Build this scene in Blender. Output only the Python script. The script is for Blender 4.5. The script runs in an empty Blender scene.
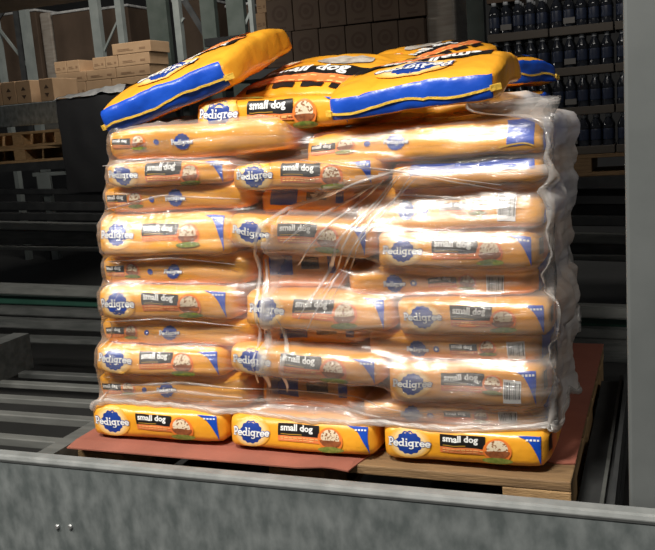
import bpy, math, random
from mathutils import Vector, Matrix, noise
from mathutils.bvhtree import BVHTree
random.seed(7)
SC = bpy.context.scene
COL = SC.collection
PI = math.pi

# ------------------------------------------------------------------ camera
F_PX, PITCH, YAW, ROLL = 852.74, 0.18088, -0.38308, 0.07662
CAM = Vector((0.7878, -2.1807, 1.4096))
fw = Vector((math.sin(YAW)*math.cos(PITCH), math.cos(YAW)*math.cos(PITCH), -math.sin(PITCH)))
r0 = Vector((math.cos(YAW), -math.sin(YAW), 0))
d0 = fw.cross(r0)
RT = r0*math.cos(ROLL) + d0*math.sin(ROLL)
DN = -r0*math.sin(ROLL) + d0*math.cos(ROLL)
cam = bpy.data.objects.new('camera', bpy.data.cameras.new('camera'))
COL.objects.link(cam)
M = Matrix.Identity(4)
for i in range(3):
    M[i][0], M[i][1], M[i][2], M[i][3] = RT[i], -DN[i], -fw[i], CAM[i]
cam.matrix_world = M
cam.data.sensor_fit = 'HORIZONTAL'
cam.data.sensor_width = 36
cam.data.lens = 36*F_PX/655
cam.data.clip_end = 100
SC.camera = cam

def ray(u, v):
    return fw + RT*((u-327.5)/F_PX) + DN*((v-275)/F_PX)
def at(u, v, y):                      # where a sight line meets the plane y
    d = ray(u, v); return CAM + d*((y-CAM.y)/d.y)
def atz(u, v, z):
    d = ray(u, v); return CAM + d*((z-CAM.z)/d.z)

# ------------------------------------------------------------------ materials
MATS = {}
def mat(name, col, rough=.5, metal=0, col2=None, nscale=8, bump=0, bscale=60, stretch=None, spec=.5, lo=.35, hi=.65, detail=5, coat=0):
    m = bpy.data.materials.new(name); m.use_nodes = True
    nt = m.node_tree; b = nt.nodes['Principled BSDF']
    b.inputs['Base Color'].default_value = (*col, 1)
    b.inputs['Roughness'].default_value = rough
    b.inputs['Metallic'].default_value = metal
    b.inputs['Specular IOR Level'].default_value = spec
    b.inputs['Coat Weight'].default_value = coat
    b.inputs['Coat Roughness'].default_value = .12
    tc = nt.nodes.new('ShaderNodeTexCoord'); mp = nt.nodes.new('ShaderNodeMapping')
    nt.links.new(tc.outputs['Object'], mp.inputs['Vector'])
    if stretch: mp.inputs['Scale'].default_value = stretch
    if col2:
        n = nt.nodes.new('ShaderNodeTexNoise'); n.inputs['Scale'].default_value = nscale; n.inputs['Detail'].default_value = detail
        r = nt.nodes.new('ShaderNodeValToRGB')
        r.color_ramp.elements[0].position = lo; r.color_ramp.elements[1].position = hi
        r.color_ramp.elements[0].color = (*col, 1); r.color_ramp.elements[1].color = (*col2, 1)
        nt.links.new(mp.outputs[0], n.inputs['Vector']); nt.links.new(n.outputs['Fac'], r.inputs['Fac'])
        nt.links.new(r.outputs['Color'], b.inputs['Base Color'])
    if bump:
        n2 = nt.nodes.new('ShaderNodeTexNoise'); n2.inputs['Scale'].default_value = bscale; n2.inputs['Detail'].default_value = 3
        bp = nt.nodes.new('ShaderNodeBump'); bp.inputs['Strength'].default_value = bump; bp.inputs['Distance'].default_value = .01
        nt.links.new(mp.outputs[0], n2.inputs['Vector']); nt.links.new(n2.outputs['Fac'], bp.inputs['Height'])
        nt.links.new(bp.outputs[0], b.inputs['Normal'])
    MATS[name] = m
    return m

YEL = (.87, .37, .022)
mat('bag_yellow', YEL, .34, col2=(.89, .41, .034), nscale=6, bump=.34, bscale=22, coat=.25)
for _k, _c in enumerate(((.88, .42, .045), (.89, .46, .08), (.90, .51, .13), (.91, .57, .20), (.92, .64, .29))): mat(f'pale{_k}', _c, .36)
mat('logo_blue', (.012, .045, .27), .35, col2=(.018, .06, .33), nscale=20)
mat('end_blue', (.008, .065, .46), .33, col2=(.012, .085, .55), nscale=14, bump=.2, bscale=30)
mat('ink_white', (.86, .86, .84), .4)
mat('ink_black', (.014, .012, .012), .38)
mat('ink_orange', (.80, .20, .05), .38, col2=(.85, .26, .09), nscale=40)
mat('bowl_rim', (.85, .22, .04), .38)
mat('kibble', (.80, .67, .48), .45, col2=(.30, .12, .04), nscale=190, lo=.52, hi=.60, detail=1)
mat('meat', (.38, .12, .04), .45, col2=(.16, .05, .02), nscale=90)
mat('greens', (.13, .20, .03), .45, col2=(.30, .30, .06), nscale=120)
mat('dog_grey', (.55, .50, .44), .45, col2=(.30, .26, .22), nscale=30)
mat('seam_yellow', (.88, .55, .07), .5, bump=.3, bscale=200)
mat('ink_tan', (.42, .24, .03), .4)
mat('wood', (.27, .165, .075), .75, col2=(.14, .082, .038), nscale=7, stretch=(1.2, 9, 14), bump=.3, bscale=30, lo=.3, hi=.75)
mat('wood_pale', (.40, .25, .115), .75, col2=(.25, .15, .066), nscale=7, stretch=(3, 3, 14), bump=.3, bscale=30, lo=.3, hi=.75)
mat('sheet_red', (.31, .105, .07), .72, col2=(.25, .085, .056), nscale=9, bump=.08, bscale=90)
mat('kraft_edge', (.30, .18, .09), .8, col2=(.22, .12, .06), nscale=60)
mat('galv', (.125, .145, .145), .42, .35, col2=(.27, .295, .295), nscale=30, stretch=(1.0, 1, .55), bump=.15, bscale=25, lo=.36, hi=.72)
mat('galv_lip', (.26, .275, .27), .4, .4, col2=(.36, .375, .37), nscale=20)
mat('galv_post', (.10, .109, .108), .55, .1, col2=(.122, .131, .13), nscale=7, bump=.03, bscale=20)
mat('steel_dark', (.05, .054, .052), .5, .3, col2=(.085, .088, .085), nscale=14, stretch=(.6, 3, 3))
mat('steel_mid', (.11, .115, .108), .5, .3, col2=(.16, .165, .155), nscale=12, stretch=(.6, 3, 3))
mat('steel_rung', (.12, .124, .117), .5, .3, col2=(.17, .174, .164), nscale=12, stretch=(.6, 3, 3))
mat('steel_black', (.03, .032, .033), .55, .2, col2=(.05, .052, .052), nscale=10)
mat('steel_green', (.008, .042, .028), .5, .1, col2=(.012, .055, .037), nscale=10)
mat('upright_grey', (.20, .225, .215), .55, .2, col2=(.26, .285, .27), nscale=6)
mat('upright_dark', (.05, .065, .055), .55, .2, col2=(.075, .09, .08), nscale=6)
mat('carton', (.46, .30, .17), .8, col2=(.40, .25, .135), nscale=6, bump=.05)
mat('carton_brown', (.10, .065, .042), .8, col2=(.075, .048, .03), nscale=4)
mat('carton_mark', (.07, .04, .025), .8)
mat('mark_faint', (.27, .16, .085), .8)
mat('tape', (.36, .22, .11), .35)
mat('shroud', (.012, .012, .013), .7, bump=.3, bscale=9)
mat('white_film', (.62, .62, .60), .4, col2=(.42, .42, .41), nscale=14, bump=.5, bscale=20)
mat('haze_wrap', (.36, .32, .27), .3, col2=(.27, .23, .19), nscale=5, stretch=(1, 1, 8), bump=.4, bscale=12)
mat('bottle', (.018, .02, .026), .12, col2=(.03, .034, .045), nscale=10)
mat('bottle_label', (.016, .022, .045), .4, col2=(.03, .042, .08), nscale=25)
mat('bottle_cap', (.5, .52, .54), .3)
mat('pack_tray', (.09, .075, .06), .7)
mat('sticker', (.16, .15, .14), .5)
mat('barcode_white', (.82, .82, .80), .45)
mat('bolt', (.55, .56, .56), .3, .8)
mat('floor_concrete', (.017, .017, .016), .85, col2=(.012, .012, .011), nscale=3)
mat('wall_dark', (.05, .05, .05), .9, col2=(.04, .04, .04), nscale=2)

# stretch film: clear plastic, milky where layers bunch up, glossy all over
def film_mat(name, base, gain, rough=.30, gl=.06, bump=.7, rot=.03, sc=(5, 46, 1), tint=(.80, .77, .74)):
    m = bpy.data.materials.new(name); m.use_nodes = True
    nt = m.node_tree; nt.nodes.clear(); L = nt.links.new; N = nt.nodes.new
    out = N('ShaderNodeOutputMaterial')
    uv = N('ShaderNodeUVMap'); uv.uv_map = 'run'
    mp = N('ShaderNodeMapping'); mp.inputs['Scale'].default_value = sc; mp.inputs['Rotation'].default_value = (0, 0, rot)
    L(uv.outputs[0], mp.inputs[0])
    st = N('ShaderNodeTexNoise'); st.inputs['Scale'].default_value = 1; st.inputs['Detail'].default_value = 4; st.inputs['Distortion'].default_value = .6
    L(mp.outputs[0], st.inputs['Vector'])
    bg = N('ShaderNodeTexNoise'); bg.inputs['Scale'].default_value = 6; bg.inputs['Detail'].default_value = 3
    L(uv.outputs[0], bg.inputs['Vector'])
    at_ = N('ShaderNodeAttribute'); at_.attribute_name = 'layers'
    mr = N('ShaderNodeMapRange'); mr.inputs['From Min'].default_value = .38; mr.inputs['From Max'].default_value = .78
    mr.inputs['To Min'].default_value = 0; mr.inputs['To Max'].default_value = gain
    L(st.outputs['Fac'], mr.inputs['Value'])
    m1 = N('ShaderNodeMath'); m1.operation = 'MULTIPLY'; L(mr.outputs[0], m1.inputs[0]); L(bg.outputs['Fac'], m1.inputs[1])
    m2 = N('ShaderNodeMath'); m2.operation = 'ADD'; m2.inputs[1].default_value = base; L(m1.outputs[0], m2.inputs[0])
    m3 = N('ShaderNodeMath'); m3.operation = 'ADD'; m3.use_clamp = True; L(m2.outputs[0], m3.inputs[0]); L(at_.outputs['Fac'], m3.inputs[1])
    bp = N('ShaderNodeBump'); bp.inputs['Strength'].default_value = bump; bp.inputs['Distance'].default_value = .006
    L(st.outputs['Fac'], bp.inputs['Height'])
    tr = N('ShaderNodeBsdfTransparent'); tr.inputs[0].default_value = (.98, .98, .98, 1)
    df = N('ShaderNodeBsdfDiffuse'); df.inputs[0].default_value = (*tint, 1); L(bp.outputs[0], df.inputs['Normal'])
    tl = N('ShaderNodeBsdfTranslucent'); tl.inputs[0].default_value = (*tint, 1)
    dt = N('ShaderNodeMixShader'); dt.inputs[0].default_value = .35; L(df.outputs[0], dt.inputs[1]); L(tl.outputs[0], dt.inputs[2])
    f2 = N('ShaderNodeMapping'); f2.inputs['Scale'].default_value = (sc[0]*2.6, sc[1]*3.2, 1); f2.inputs['Rotation'].default_value = (0, 0, rot*1.2+.02); L(uv.outputs[0], f2.inputs[0])
    n3 = N('ShaderNodeTexNoise'); n3.inputs['Scale'].default_value = 1; n3.inputs['Detail'].default_value = 3; n3.inputs['Distortion'].default_value = .8; L(f2.outputs[0], n3.inputs['Vector'])
    b3 = N('ShaderNodeBump'); b3.inputs['Strength'].default_value = .9; b3.inputs['Distance'].default_value = .004; L(n3.outputs['Fac'], b3.inputs['Height']); L(bp.outputs[0], b3.inputs['Normal'])
    gf = N('ShaderNodeBsdfGlossy'); gf.inputs['Roughness'].default_value = .11; L(b3.outputs[0], gf.inputs['Normal'])
    gs = N('ShaderNodeBsdfGlossy'); gs.inputs['Roughness'].default_value = rough; gs.inputs[0].default_value = (1, 1, 1, 1); L(bp.outputs[0], gs.inputs['Normal'])
    a = N('ShaderNodeMixShader'); L(m3.outputs[0], a.inputs[0]); L(tr.outputs[0], a.inputs[1]); L(dt.outputs[0], a.inputs[2])
    lw = N('ShaderNodeLayerWeight'); lw.inputs['Blend'].default_value = .25; L(bp.outputs[0], lw.inputs['Normal'])
    g1 = N('ShaderNodeMath'); g1.operation = 'MULTIPLY_ADD'; g1.inputs[1].default_value = .35; g1.inputs[2].default_value = gl; g1.use_clamp = True
    L(lw.outputs['Fresnel'], g1.inputs[0])
    b = N('ShaderNodeMixShader'); L(g1.outputs[0], b.inputs[0]); L(a.outputs[0], b.inputs[1])
    gm = N('ShaderNodeMixShader'); gm.inputs[0].default_value = .5; L(gs.outputs[0], gm.inputs[1]); L(gf.outputs[0], gm.inputs[2]); L(gm.outputs[0], b.inputs[2])
    L(b.outputs[0], out.inputs[0])
    MATS[name] = m
film_mat('film', .055, .44)
film_mat('film_over', .045, .50, rot=-.75, sc=(7, 40, 1))
film_mat('film_bunch', .22, .9, gl=.14)

# ------------------------------------------------------------------ mesh helpers
class MB:
    def __init__(s): s.v, s.f, s.m, s.mats = [], [], [], []
    def mi(s, name):
        if name not in s.mats: s.mats.append(name)
        return s.mats.index(name)
    def add(s, verts, faces, mname):
        k = len(s.v); i = s.mi(mname)
        s.v += [tuple(v) for v in verts]
        for f in faces: s.f.append([k+j for j in f]); s.m.append(i)
        return s
    def box(s, lo, hi, mname, bev=0):
        (a, b, c), (d, e, g) = lo, hi
        if bev <= 0:
            v = [(a,b,c),(d,b,c),(d,e,c),(a,e,c),(a,b,g),(d,b,g),(d,e,g),(a,e,g)]
            f = [(0,3,2,1),(4,5,6,7),(0,1,5,4),(1,2,6,5),(2,3,7,6),(3,0,4,7)]
            return s.add(v, f, mname)
        import bmesh
        bm = bmesh.new(); bmesh.ops.create_cube(bm, size=1)
        for v in bm.verts: v.co = Vector(((a+d)/2+v.co.x*(d-a), (b+e)/2+v.co.y*(e-b), (c+g)/2+v.co.z*(g-c)))
        bmesh.ops.bevel(bm, geom=list(bm.edges), offset=bev, segments=2, profile=.5, affect='EDGES')
        bm.verts.index_update()
        s.add([v.co[:] for v in bm.verts], [[v.index for v in f.verts] for f in bm.faces], mname); bm.free()
        return s
    def bar(s, p, q, w, h, mname, up=(0,0,1)):            # square bar between two points
        p, q = Vector(p), Vector(q); t = (q-p).normalized(); u = Vector(up)
        sd = t.cross(u)
        if sd.length < 1e-4: sd = t.cross(Vector((0,1,0)))
        sd.normalize(); u = sd.cross(t)
        v = []
        for c in (p, q):
            for a, b in ((-1,-1),(1,-1),(1,1),(-1,1)): v.append(c+sd*(a*w/2)+u*(b*h/2))
        return s.add(v, [(3,2,1,0),(4,5,6,7),(0,1,5,4),(1,2,6,5),(2,3,7,6),(3,0,4,7)], mname)
    def lathe(s, prof, mname, seg=12, c=(0,0,0)):
        v = []; n = len(prof)
        for i in range(seg):
            a = 2*PI*i/seg
            for r, z in prof: v.append((c[0]+r*math.cos(a), c[1]+r*math.sin(a), c[2]+z))
        f = [(i*n+j, ((i+1)%seg)*n+j, ((i+1)%seg)*n+j+1, i*n+j+1) for i in range(seg) for j in range(n-1)]
        f.append([i*n for i in range(seg)][::-1]); f.append([i*n+n-1 for i in range(seg)])
        return s.add(v, f, mname)
    def build(s, name, parent=None, smooth=False, loc=None):
        me = bpy.data.meshes.new(name); me.from_pydata(s.v, [], s.f)
        for n in s.mats: me.materials.append(MATS[n])
        me.polygons.foreach_set('material_index', s.m)
        if smooth: me.polygons.foreach_set('use_smooth', [True]*len(s.f))
        me.update()
        o = bpy.data.objects.new(name, me); COL.objects.link(o)
        if parent: o.parent = parent
        if loc: o.location = loc
        return o
def tag(o, label, cat, group=None):
    o['label'] = label; o['category'] = cat
    if group: o['group'] = group
    return o
def empty(name, loc, label, cat, group=None, rot=None):
    o = bpy.data.objects.new(name, None); COL.objects.link(o); o.location = loc
    o.empty_display_size = .05
    if rot is not None: o.rotation_euler = rot
    return tag(o, label, cat, group)
def struct(o): o['kind'] = 'structure'; return o
def copy_tree(o, parent=None):
    c = o.copy(); COL.objects.link(c)
    if parent: c.parent = parent
    for ch in list(o.children): copy_tree(ch, c)
    return c

# ------------------------------------------------------------------ flat artwork (2D), later laid onto the bags
def rect(x0, y0, x1, y1, nx=1, ny=1):
    v = [(x0+(x1-x0)*i/nx, y0+(y1-y0)*j/ny) for j in range(ny+1) for i in range(nx+1)]
    return v, [(j*(nx+1)+i, j*(nx+1)+i+1, (j+1)*(nx+1)+i+1, (j+1)*(nx+1)+i) for j in range(ny) for i in range(nx)]
def disc(cx, cy, rx, ry=None, seg=28, rings=3, wavy=0, teeth=12, a0=0, a1=2*PI):
    ry = ry or rx; v = [(cx, cy)]; f = []
    for k in range(1, rings+1):
        for i in range(seg):
            a = a0+(a1-a0)*i/(seg if a1-a0 > 6.28 else seg-1); w = 1+(wavy*math.cos(teeth*a) if k == rings else 0)
            v.append((cx+rx*k/rings*w*math.cos(a), cy+ry*k/rings*w*math.sin(a)))
    full = a1-a0 > 6.28
    for i in range(seg if full else seg-1):
        j = (i+1) % seg
        f.append((0, 1+i, 1+j))
        for k in range(rings-1):
            a, b = 1+k*seg, 1+(k+1)*seg
            f.append((a+i, b+i, b+j, a+j))
    return v, f
def strip(pts, w):
    v, f = [], []
    for (a, b), (c, d) in zip(pts, pts[1:]):
        L = math.hypot(c-a, d-b) or 1e-6; nx, ny = -(d-b)/L*w/2, (c-a)/L*w/2
        ex, ey = (c-a)/L*w*.12, (d-b)/L*w*.12
        k = len(v)
        v += [(a+nx-ex, b+ny-ey), (a-nx-ex, b-ny-ey), (c-nx+ex, d-ny+ey), (c+nx+ex, d+ny+ey)]; f.append((k, k+1, k+2, k+3))
    return v, f
def arc(cx, cy, r, a, b, n=9, ry=None):
    return [(cx+r*math.cos(math.radians(a+(b-a)*i/n)), cy+(ry or r)*math.sin(math.radians(a+(b-a)*i/n))) for i in range(n+1)]
def merge(*ms):
    v, f = [], []
    for a, b in ms:
        k = len(v); v += a; f += [tuple(i+k for i in q) for q in b]
    return v, f
def xf(m, s=1, dx=0, dy=0, rot=0, sy=None):
    c, n = math.cos(rot), math.sin(rot); sy = sy or s
    return [((x*s)*c-(y*sy)*n+dx, (x*s)*n+(y*sy)*c+dy) for x, y in m[0]], m[1]
# hand drawn slab-serif lettering, x-height 1
W_ = .27
def sb(x0, x1, y): return [(x0, y), (x1, y)]
GL = {
 'P': ([[(.38,.05),(.38,1.5)], [(.38,1.45)]+arc(.62,1.08,.42,90,-90)+[(.38,.70)]], [sb(.05,.75,.07), sb(.08,.5,1.45)], 1.15),
 'e': ([arc(.5,.5,.40,5,320,12), [(.12,.52),(.9,.52)]], [], 1.0),
 'd': ([arc(.45,.48,.36,0,360,12), [(.82,.05),(.82,1.5)]], [sb(.55,.85,1.47), sb(.8,1.08,.07)], 1.1),
 'i': ([[(.3,.05),(.3,.98)], [(.3,1.25),(.3,1.50)]], [sb(.06,.56,.07), sb(.06,.3,.95)], .6),
 'g': ([arc(.45,.52,.36,0,360,12), [(.82,.98),(.82,-.15)]+arc(.48,-.15,.34,0,-150,6)], [sb(.8,1.05,.95)], 1.1),
 'r': ([[(.3,.05),(.3,.98)], [(.3,.62)]+arc(.62,.62,.30,170,55,5)], [sb(.06,.62,.07), sb(.06,.3,.95)], .86)}
def lettering(s, w):
    out = []; x = 0
    for ch in s:
        st, se, adv = GL[ch]
        for p in st: out.append(strip([(a+x, b) for a, b in p], w))
        for p in se: out.append(strip([(a+x, b) for a, b in p], w*.62))
        x += adv
    v, f = merge(*out); return [(a-x/2, b-.5) for a, b in v], f
WORD = lettering('Pedigree', W_)          # about 7.8 wide, 1.5 high
WORD_BK = lettering('Pedigree', W_+.22)
def text2d(s, bold=.02):
    cu = bpy.data.curves.new('t', 'FONT'); cu.body = s; cu.size = 1; cu.offset = bold; cu.resolution_u = 2
    o = bpy.data.objects.new('t', cu); COL.objects.link(o)
    dg = bpy.context.evaluated_depsgraph_get(); me = bpy.data.meshes.new_from_object(o.evaluated_get(dg))
    v = [(a.co.x, a.co.y) for a in me.vertices]; f = [tuple(p.vertices) for p in me.polygons]
    bpy.data.objects.remove(o); bpy.data.curves.remove(cu); bpy.data.meshes.remove(me)
    x0 = min(a for a, b in v); x1 = max(a for a, b in v); y0 = min(b for a, b in v); y1 = max(b for a, b in v)
    return [((a-(x0+x1)/2)/(x1-x0), (b-(y0+y1)/2)/(x1-x0)) for a, b in v], f      # width 1, centred
SMALLDOG = text2d('small dog', .018)
SMALLDOG = merge(*[xf(SMALLDOG, 1, dx, dy) for dx, dy in ((-.005, 0), (.005, 0), (0, .004), (0, -.004))])
NETWT = text2d('NET WT 15.9 LB (7.2 kg)', .01)
ADULT = text2d('FOOD FOR ADULT DOGS', .01)
MADE = text2d('MADE IN\nTHE USA', .01)
def orient(m):                                          # all faces counter-clockwise
    v, f = m; g = []
    for q in f:
        a = sum(v[q[i]][0]*v[q[(i+1) % len(q)]][1]-v[q[(i+1) % len(q)]][0]*v[q[i]][1] for i in range(len(q)))
        g.append(q if a > 0 else tuple(reversed(q)))
    return v, g
def fine(m, L=.0065):                                   # cut artwork small enough to follow a curved bag
    v, f = list(m[0]), []
    mid = {}
    stack = []
    for q in m[1]:
        if len(q) == 4 and max(math.dist(v[q[i]], v[q[(i+1) % 4]]) for i in range(4)) < L*1.6: f.append(q)
        else: stack += [(q[0], q[i], q[i+1]) for i in range(1, len(q)-1)]
    while stack:
        a, b, c = stack.pop()
        e = max(((math.dist(v[a], v[b]), a, b, c), (math.dist(v[b], v[c]), b, c, a), (math.dist(v[c], v[a]), c, a, b)))
        if e[0] <= L: f.append((a, b, c)); continue
        _, a, b, c = e; k = (min(a, b), max(a, b))
        if k not in mid: mid[k] = len(v); v.append(((v[a][0]+v[b][0])/2, (v[a][1]+v[b][1])/2))
        stack += [(a, mid[k], c), (mid[k], b, c)]
    return v, f
O1, O2, O3, O4 = .0007, .0012, .0017, .0022
def logo(cx, cy, r, wl, halo=True, o=0):                # r badge radius, wl lettering width
    L = []
    if halo:
        for k, (s, mn) in enumerate(((1.52, 'pale0'), (1.42, 'pale1'), (1.33, 'pale2'), (1.24, 'pale3'), (1.15, 'pale4'))):
            L.append((disc(cx, cy, r*s*1.15, min(r*s, r*1.36), rings=4), mn, O1+k*.0001+o))
    L.append((disc(cx, cy, r, r, seg=52, rings=4, wavy=.055, teeth=13), 'logo_blue', O2+o))
    L.append((xf(WORD_BK, wl/7.8, cx-r*.02, cy-r*.05), 'logo_blue', O3+o))
    L.append((xf(WORD, wl/7.8, cx-r*.02, cy-r*.05), 'ink_white', O4+o))
    return ('logo', L)
def panel(x0, x1, y0, y1, ym, pics=False):              # black name panel above, orange below
    w = x1-x0; L = [(rect(x0, ym, x1, y1, 8, 3), 'ink_black', O1), (rect(x0, y0, x1, ym, 8, 2), 'ink_orange', O1)]
    th = (y1-ym)
    L.append((xf(SMALLDOG, min(w*.78, th*3.1), x0+min(w*.78, th*3.1)/2+w*.07, ym+th*.60), 'ink_white', O3))
    L.append((rect(x0+w*.07, ym+th*.10, x0+w*.58, ym+th*.17, 4, 1), 'ink_tan', O3))
    h = ym-y0
    for k, (a, b) in enumerate(((.62, .94), (.2, .8))):
        y = ym-h*(.38+.36*k)
        x = x0+w*.06; rnd = random.Random(k+3)
        while x < x0+w*b:
            l = w*rnd.uniform(.05, .12); L.append((rect(x, y, x+l, y+h*.14), 'pale3', O3)); x += l+w*.025
    return ('product_panel', L)
def bowl(cx, cy, r):
    return ('bowl_picture', [(disc(cx, cy, r, r, rings=3), 'bowl_rim', O2), (disc(cx, cy+r*.16, r*.74, r*.70, rings=3), 'kibble', O3),
      (disc(cx, cy-r*.02, r*.86, r*.62, seg=16, a0=PI, a1=2*PI), 'meat', O3+.0003), (disc(cx, cy-r*.80, r*1.05, r*.24, rings=2), 'greens', O4)])
def wedge(x0, x1, ytop, ybot, n=10):                    # blue corner with a hollow curved edge
    v, f = [], []
    for i in range(n+1):
        t = i/n; y = ytop+(ybot-ytop)*t; xl = x0+(x1-x0)*(t**.42)
        v += [(xl, y), ((xl+x1)/2, y), (x1, y)]
    for i in range(n):
        k = i*3; f += [(k, k+1, k+4, k+3), (k+1, k+2, k+5, k+4)]
    w = x1-x0; L = [((v, f), 'end_blue', O1)]
    for k in range(4): L.append((rect(x0+w*(.36+.15*k), ytop-.010, x0+w*(.46+.15*k), ytop-.006), 'ink_white', O3))
    return ('blue_corner', L)
def barcode(x0, x1, y0, y1):
    L = [(rect(x0, y0, x1, y1, 4, 4), 'barcode_white', O3)]
    rnd = random.Random(5); w = x1-x0; x = x0+w*.08
    while x < x1-w*.1:
        b = w*rnd.choice((.018, .03, .05)); L.append((rect(x, y0+(y1-y0)*.2, x+b, y1-(y1-y0)*.1, 1, 3), 'ink_black', O4)); x += b+w*rnd.choice((.02, .035, .05))
    return ('barcode', L)
def art_big(W, T, code=False):                          # the bag end with the large logo
    s = W/.38; A = [logo(-.120*s, .004, .029*s, .100*s), panel(-.049*s, .054*s, -.014, .030, .001), bowl(.080*s, -.002, min(.031*s, T*.40)),
                    wedge(.122*s, .177*s, T*.40, -T*.40)]
    if code: A[2] = bowl(.072*s, .006, .022); A.append(barcode(.098*s, .140*s, -T*.34, T*.20))
    return A
def art_small(W, T, rev=False, end=False, code=True):   # the long side with the small logo
    if rev:
        x = -W/2
        A = [panel(x+.018, x+.078, -.012, .016, -.002), bowl(x+.10, .003, .020), ('seal', [(disc(x+.147, .002, .007), 'logo_blue', O2), (xf(MADE, .022, x+.168, .002), 'ink_tan', O2)]),
             logo(x+.212, .002, .020, .056, halo=False)]
    else:
        x = -W/2+.10
        A = [logo(x+.02, 0, .019, .05, halo=False), ('seal', [(disc(x+.062, 0, .007), 'logo_blue', O2), (disc(x+.062, 0, .003), 'ink_white', O3)]),
             panel(x+.092, x+.150, -.012, .012, -.002), bowl(x+.172, .003, .018)]
        if code: A.append(barcode(x+.212, x+.250, -T*.34, T*.30))
    if end: A.append(('blue_corner', [(rect(W/2-.075, -T*.25, W/2-.016, T*.46, 5, 5), 'end_blue', O1), (strip([(W/2-.09+i*.012, -T*.30+.010*math.sin(i*.5)) for i in range(7)], .004), 'seam_yellow', O3)]))
    return A
def art_end(W, T):                                      # sewn blue bag end
    return [('blue_end', [(rect(-W*.49, -T*.43, W*.49, T*.46, 24, 8), 'end_blue', O1)])]
def art_dark(W, T):                                     # a squeezed end: blue beside a dark panel
    return [('blue_end', [(rect(-W*.36, -T*.10, -W*.08, T*.40, 6, 3), 'end_blue', O1), (rect(W*.34, -T*.05, W*.42, T*.40, 3, 3), 'end_blue', O1)]),
            ('product_panel', [(rect(W*.02, T*.05, W*.24, T*.34, 5, 3), 'ink_black', O1)])]
def art_face(W, D, flip=False, lg=True, low=0):         # the printed main face of a loose bag
    A = []
    q = -1 if lg else 1
    if lg: A.append(logo(0, D*.30+low, .048, .17))
    A.append(('product_panel', [(rect(-W*.42, D*.02, W*.42, D*.16, 14, 5), 'ink_black', O1), (xf(SMALLDOG, W*.6, -W*.05, D*.10), 'ink_white', O3),
        (rect(-W*.42, -D*.075, W*.42, D*.02, 14, 4), 'ink_orange', O1)] +
        [(rect(-W*.37+k*.012*W/.38*2.1, -D*.02+j*-.022, -W*.37+k*.012*W/.38*2.1+.016, -D*.008+j*-.022), 'pale3', O3) for k in range(10) for j in range(2) if (k+j) % 4 != 3] +
        [(rect(-W*.40+k*W*.20, -D*.14, -W*.40+k*W*.20+W*.15, -D*.085, 4, 2), 'ink_black', O1) for k in range(4)]))
    A.append(('dog_picture', [(disc(W*.12, q*D*.30, W*.20, D*.11, rings=4), 'dog_grey', O1), (disc(-W*.25, q*D*.28, W*.07, W*.07), 'bowl_rim', O2), (disc(-W*.25, q*D*.28, W*.05, W*.05), 'kibble', O3)]))
    A.append(bowl(W*.30, -D*.27, .05) if not lg else ('seal', [(disc(W*.38, D*.2, .012), 'logo_blue', O2)]))
    if not lg: A = [(n, [(xf(m, 1, 0, -D*.35), mt, o) for m, mt, o in L]) for n, L in A if n != 'bowl_picture']
    if flip: A = [(n, [(xf(m, 1, 0, 0, PI), mt, o) for m, mt, o in L]) for n, L in A]
    return A

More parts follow.
